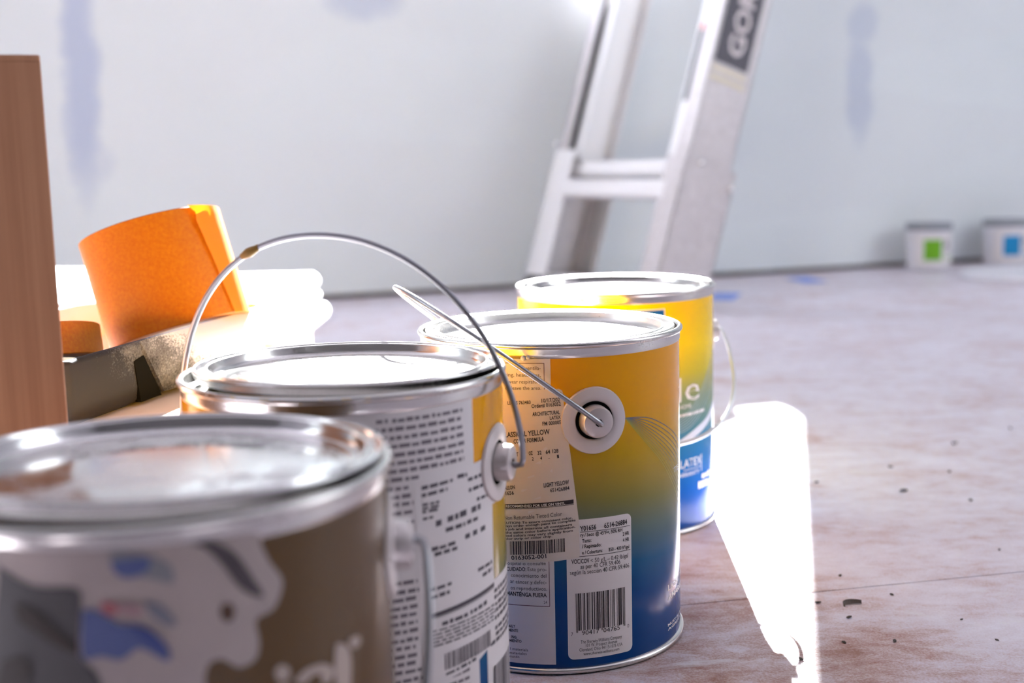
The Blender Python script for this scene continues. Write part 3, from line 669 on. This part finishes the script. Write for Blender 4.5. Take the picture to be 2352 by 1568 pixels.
# ------------------------------------------------------------------ ladder
LK = 1.31
la = empty('ladder', (.242 * LK, 1.828 * LK, 0)); tag(la, 'leaning aluminium ladder behind the yellow paint cans', 'ladder')
gx, wy = Vector((.857, .515, 0)), Vector((-.515, .857, 0)); LA = math.atan(.315)
nx = gx * math.cos(LA) - Vector((0, 0, math.sin(LA))); ax = gx * math.sin(LA) + Vector((0, 0, math.cos(LA)))
LM = Matrix((nx, wy, ax)).transposed().to_4x4(); LMi = LM
m = mat('dull_aluminium', lin(206, 202, 204), .42, .35); t = NT(m); v = t.coord(); n = t.noise(v, 90, 5, .7); t.col(t.ramp(n, [(.3, lin(196, 190, 192)), (.7, lin(214, 210, 212))])); t.rough(t.ramp(n, [(.3, g(.34)), (.7, g(.5))])); M_alu = m
M_alu2 = mat('bright_aluminium', lin(236, 235, 236), .38, .2)
LEN = .548; W2 = .0425
def channel(name, w0, wdir, n0, n1, a0, a1, dep, th, m):
    """C rail: web in the n-a plane at w0, flanges reaching dep towards wdir"""
    bm = bmesh.new(); lo, hi = min(w0, w0 + wdir * th), max(w0, w0 + wdir * th)
    add_box(bm, (n0, lo, a0), (n1, hi, a1), LM)
    flo, fhi = min(w0, w0 + wdir * dep), max(w0, w0 + wdir * dep)
    add_box(bm, (n0, flo, a0), (n0 + th, fhi, a1), LM); add_box(bm, (n1 - th, flo, a0), (n1, fhi, a1), LM)
    return obj(name, bm, m, la)
SP = .35; A0 = .022
channel('outer_rail', 0, 1, -W2, W2, A0, LEN, .034, .0025, M_alu); channel('outer_rail', SP, -1, -W2, W2, A0, LEN, .030, .0025, M_alu)
channel('inner_rail', .036, 1, -W2 + .008, W2 - .01, .23, LEN, .024, .0022, M_alu2); channel('inner_rail', SP - .034, -1, -W2 + .008, W2 - .01, .23, LEN, .022, .0022, M_alu2)
channel('sheath', -.0035, 1, -W2 - .006, W2 + .008, A0, .225, .046, .0025, M_alu); channel('sheath', SP + .0035, -1, -W2 - .006, W2 + .008, A0, .240, .060, .0025, M_alu2)
for w0 in (.012, SP - .012):
    bm = bmesh.new(); add_box(bm, (-W2 - .004, w0 - .02, 0), (W2 + .004, w0 + .02, .03), LM, .004)
    for q in bm.verts: q.co.z = max(q.co.z, .0005)
    obj('foot', bm, mat('black_rubber', g(.03), .7), la)
for k, aa in enumerate((.0, .303)):
    aa = .211 if k else .02
    if k == 1: aa = .211
    bm = bmesh.new(); add_box(bm, (-.034, .03, aa - .012), (.030, SP - .03, aa + .012), LM, .004); rg = obj('rung', bm, M_alu2, la)
    for j in range(4): box('tread_rib', (-.030 + j * .016, .032, aa + .012), (-.024 + j * .016, SP - .032, aa + .0135), M_alu, rg, mtx=LM)
bm = bmesh.new(); add_box(bm, (-W2 - .008, .03, .160), (-W2 + .012, SP - .03, .188), LM, .003); obj('cross_brace', bm, M_alu2, la)
for w0, nn, aa in ((-.006, W2 + .002, .200), (SP + .004, -W2 - .006, .250), (-.004, -.02, .222)):
    b_ = bmesh.new(); bmesh.ops.create_uvsphere(b_, u_segments=14, v_segments=8, radius=.006); bmesh.ops.translate(b_, verts=b_.verts, vec=(LM @ Vector((nn, w0, aa)))); obj('rivet', b_, mat('polished_rivet', g(.85), .12, 1), la, True)
box('gap_shade_strip', (-W2 - .0008, SP - .032, .23), (-W2 + .006, SP - .026, LEN), mat('gap_shade', g(.06), .7), la, mtx=LM)  # dark strip painting the shade in the far rail gap
# maker's label on the near web: dark panel, two pale stripes, upright word
LB = .373
bm = bmesh.new(); add_box(bm, (-W2 + .004, -.0008, LB), (W2 - .014, -.0001, LEN - .002), LM)
m = mat('label_charcoal', lin(84, 84, 92), .6); t = NT(m); n = t.noise(t.coord(), 700, 2); t.col(t.ramp(n, [(.45, lin(74, 74, 82)), (.62, lin(112, 112, 120))])); lb = obj('brand_label', bm, m, la)
for k in range(2): box('label_stripe', (-W2 + .003, -.0009, LB - .013 - k * .014), (W2 - .013, -.0001, LB - .006 - k * .014), mat('pale_yellow_print', lin(222, 214, 190), .6), lb, mtx=LM)
vs2, fs2 = text_geo('GORI', 1); bm = bmesh.new(); q = [bm.verts.new(LM @ Vector((.012 - y_ * .030, -.0011, LB + .016 + x_ * .112))) for x_, y_ in vs2]
for f in fs2:
    try: bm.faces.new([q[i] for i in f])
    except ValueError: pass
obj('lettering', bm, mat('label_white', lin(226, 220, 222), .6), lb)
box('instruction_strip', (-W2 + .0070, .042, .315), (-W2 + .0082, .054, .425), mat('strip_charcoal', lin(70, 74, 84), .6), la, mtx=LM)
box('red_mark', (-W2 + .0070, .042, .425), (-W2 + .0082, .052, .435), mat('strip_red', lin(220, 50, 60), .6), la, mtx=LM)
la.scale = (LK, LK, LK)

# ------------------------------------------------------------------ far side: tubs, bucket lid, tape scraps
M_tub = mat('white_tub_plastic', lin(226, 226, 232), .45); M_lidg = mat('grey_lid_plastic', lin(140, 144, 152), .5)
def tub(x_, y_, colr, label, rot):
    root = empty('paint_tub', (x_, y_, 0), R_(rot)); tag(root, label, 'paint tub')
    lathe('tub_body', [(0, .001), (.050, .001), (.0525, .004), (.0545, .100), (.0545, .102)], M_tub, root, 64)
    lathe('lid', [(.0530, .100), (.0562, .101), (.0568, .104), (.0566, .114), (.0550, .1165), (.050, .1165), (.048, .1145), (0, .1145)], M_lidg, root, 64)
    P = Print(.0553); P.quad(-60, 60, .012, .092); lab = P.done('label', M_paper, root)
    P = Print(.0556); P.quad(-34, 12, .026, .078); P.done('colour_block', mat('block_print', colr, .5), lab)
    P = Print(.0556); P.quad(18, 34, .058, .074); P.words(16, 50, .046, .004); P.done('small_print', M_grey, lab)
    P = Print(.0556); P.quad(28, 50, .026, .036); P.done('colour_tab', mat('tab_print', tuple(.5 + .5 * c_ for c_ in colr[:3]), .5), lab)
    return root
tub(1.062, 3.15, lin(112, 180, 20), 'white paint tub with green label by the back wall', 4)
tub(1.290, 3.235, lin(0, 140, 200), 'white paint tub with blue label by the back wall', 8)
bl_ = empty('bucket_lid', (1.20, 2.86, 0)); tag(bl_, 'round white bucket lid lying on floor before the tubs', 'lid')
lathe('lid_plate', [(0, .010), (.125, .010), (.130, .014), (.146, .016), (.152, .012), (.152, .0005), (.148, .0005)], M_tub, bl_, 96)
lathe('rim_ring', [(.131, .0142), (.133, .0175), (.143, .018), (.1455, .016)], M_tub, bl_, 96)
M_blue = mat('blue_masking_tape', lin(120, 150, 225), .7)
for nm, (x_, y_), rz, lab in (('tape_scrap', (.70, 2.93), 15, 'blue tape scrap on floor near the back wall'), ('tape_scrap', (.452, 2.62), -20, 'blue tape scrap just past the farthest yellow can')):
    bm = bmesh.new(); add_box(bm, (-.028, -.05, .0002), (.028, .05, .0008)); 
    for q in bm.verts:
        if q.co.y > 0: q.co.z += .003
    o = obj(nm, bm, M_blue); o.location = (x_, y_, 0); o.rotation_euler = (0, 0, R_(rz)); tag(o, lab, 'tape scrap')

# ------------------------------------------------------------------ chips of debris on the floor
M_chip = mat('dark_chip', lin(88, 80, 76), .8)
CH = [(.31, 1.31), (.274, 1.101), (.357, 1.151), (.45, 1.241), (.389, 1.031), (.361, .897), (.229, .848), (.2, .795), (.253, .807), (.283, .759), (.405, 1.128), (.199, .726), (.23, .726), (.167, .702), (.292, .724), (.213, .767), (.532, 1.303), (.343, 1.066)]
CHL = ['chip beside the far right corner of the sunlit floor patch', 'leftmost chip of the middle row, just right of the sunlit patch', 'farthest chip of the middle row on the floor',
 'chip of the far row lying between the other two of it', 'rightmost chip of the middle row, nearest of that row', 'lone chip at right between the middle row and the floor joint',
 'chip just beyond the floor joint, right of the sunlit patch', 'leftmost chip just before the floor joint, beside the curled flake', 'chip just before the floor joint, right of the curled flake',
 'rightmost chip a little before the floor joint', 'chip of the middle row right of its farthest chip', 'chip directly before the curled flake near the picture bottom', 'chip right of the one before the curled flake, equally near',
 'nearest chip, at the edge of the sunlit patch', 'nearest chip at far right by the picture bottom', 'chip close in front of the curled flake', 'farthest right chip of the far row', 'chip in the centre of the middle row']
for i, (x_, y_) in enumerate(CH):
    rn = random.Random(i * 3 + 1); s = .0010 + .0007 * rn.random() + (.0010 if y_ > 1.0 else 0)
    bm = bmesh.new(); bmesh.ops.create_icosphere(bm, subdivisions=1, radius=1)
    for q in bm.verts: q.co = Vector((q.co.x * s * 1.5, q.co.y * s * .8, (q.co.z + .8) * s * .45)) * rn.uniform(.8, 1.2)
    o = obj('debris_chip', bm, M_chip); o.location = (x_, y_, 0.0002); o.rotation_euler = (0, 0, rn.uniform(0, 3.1)); tag(o, CHL[i], 'debris', 'debris chips scattered on the floor')
bm = bmesh.new()
for i in range(12):
    f = i / 11; a_ = R_(200 - 150 * f); wd = .0012 * math.sin(math.pi * (f * .9 + .05)) + .0003; c_ = Vector((.008 * math.cos(a_), .0045 * math.sin(a_), .0004))
    pr = [bm.verts.new(c_ + Vector((0, -wd, 0))), bm.verts.new(c_ + Vector((0, wd, .0022)))]
    if i: bm.faces.new((last[0], pr[0], pr[1], last[1]))
    last = pr
o = obj('paint_flake', bm, M_chip); o.modifiers.new('thick', 'SOLIDIFY').thickness = .0005; o.location = (.223, .788, 0); tag(o, 'larger curled dark flake on floor near the joint', 'debris')
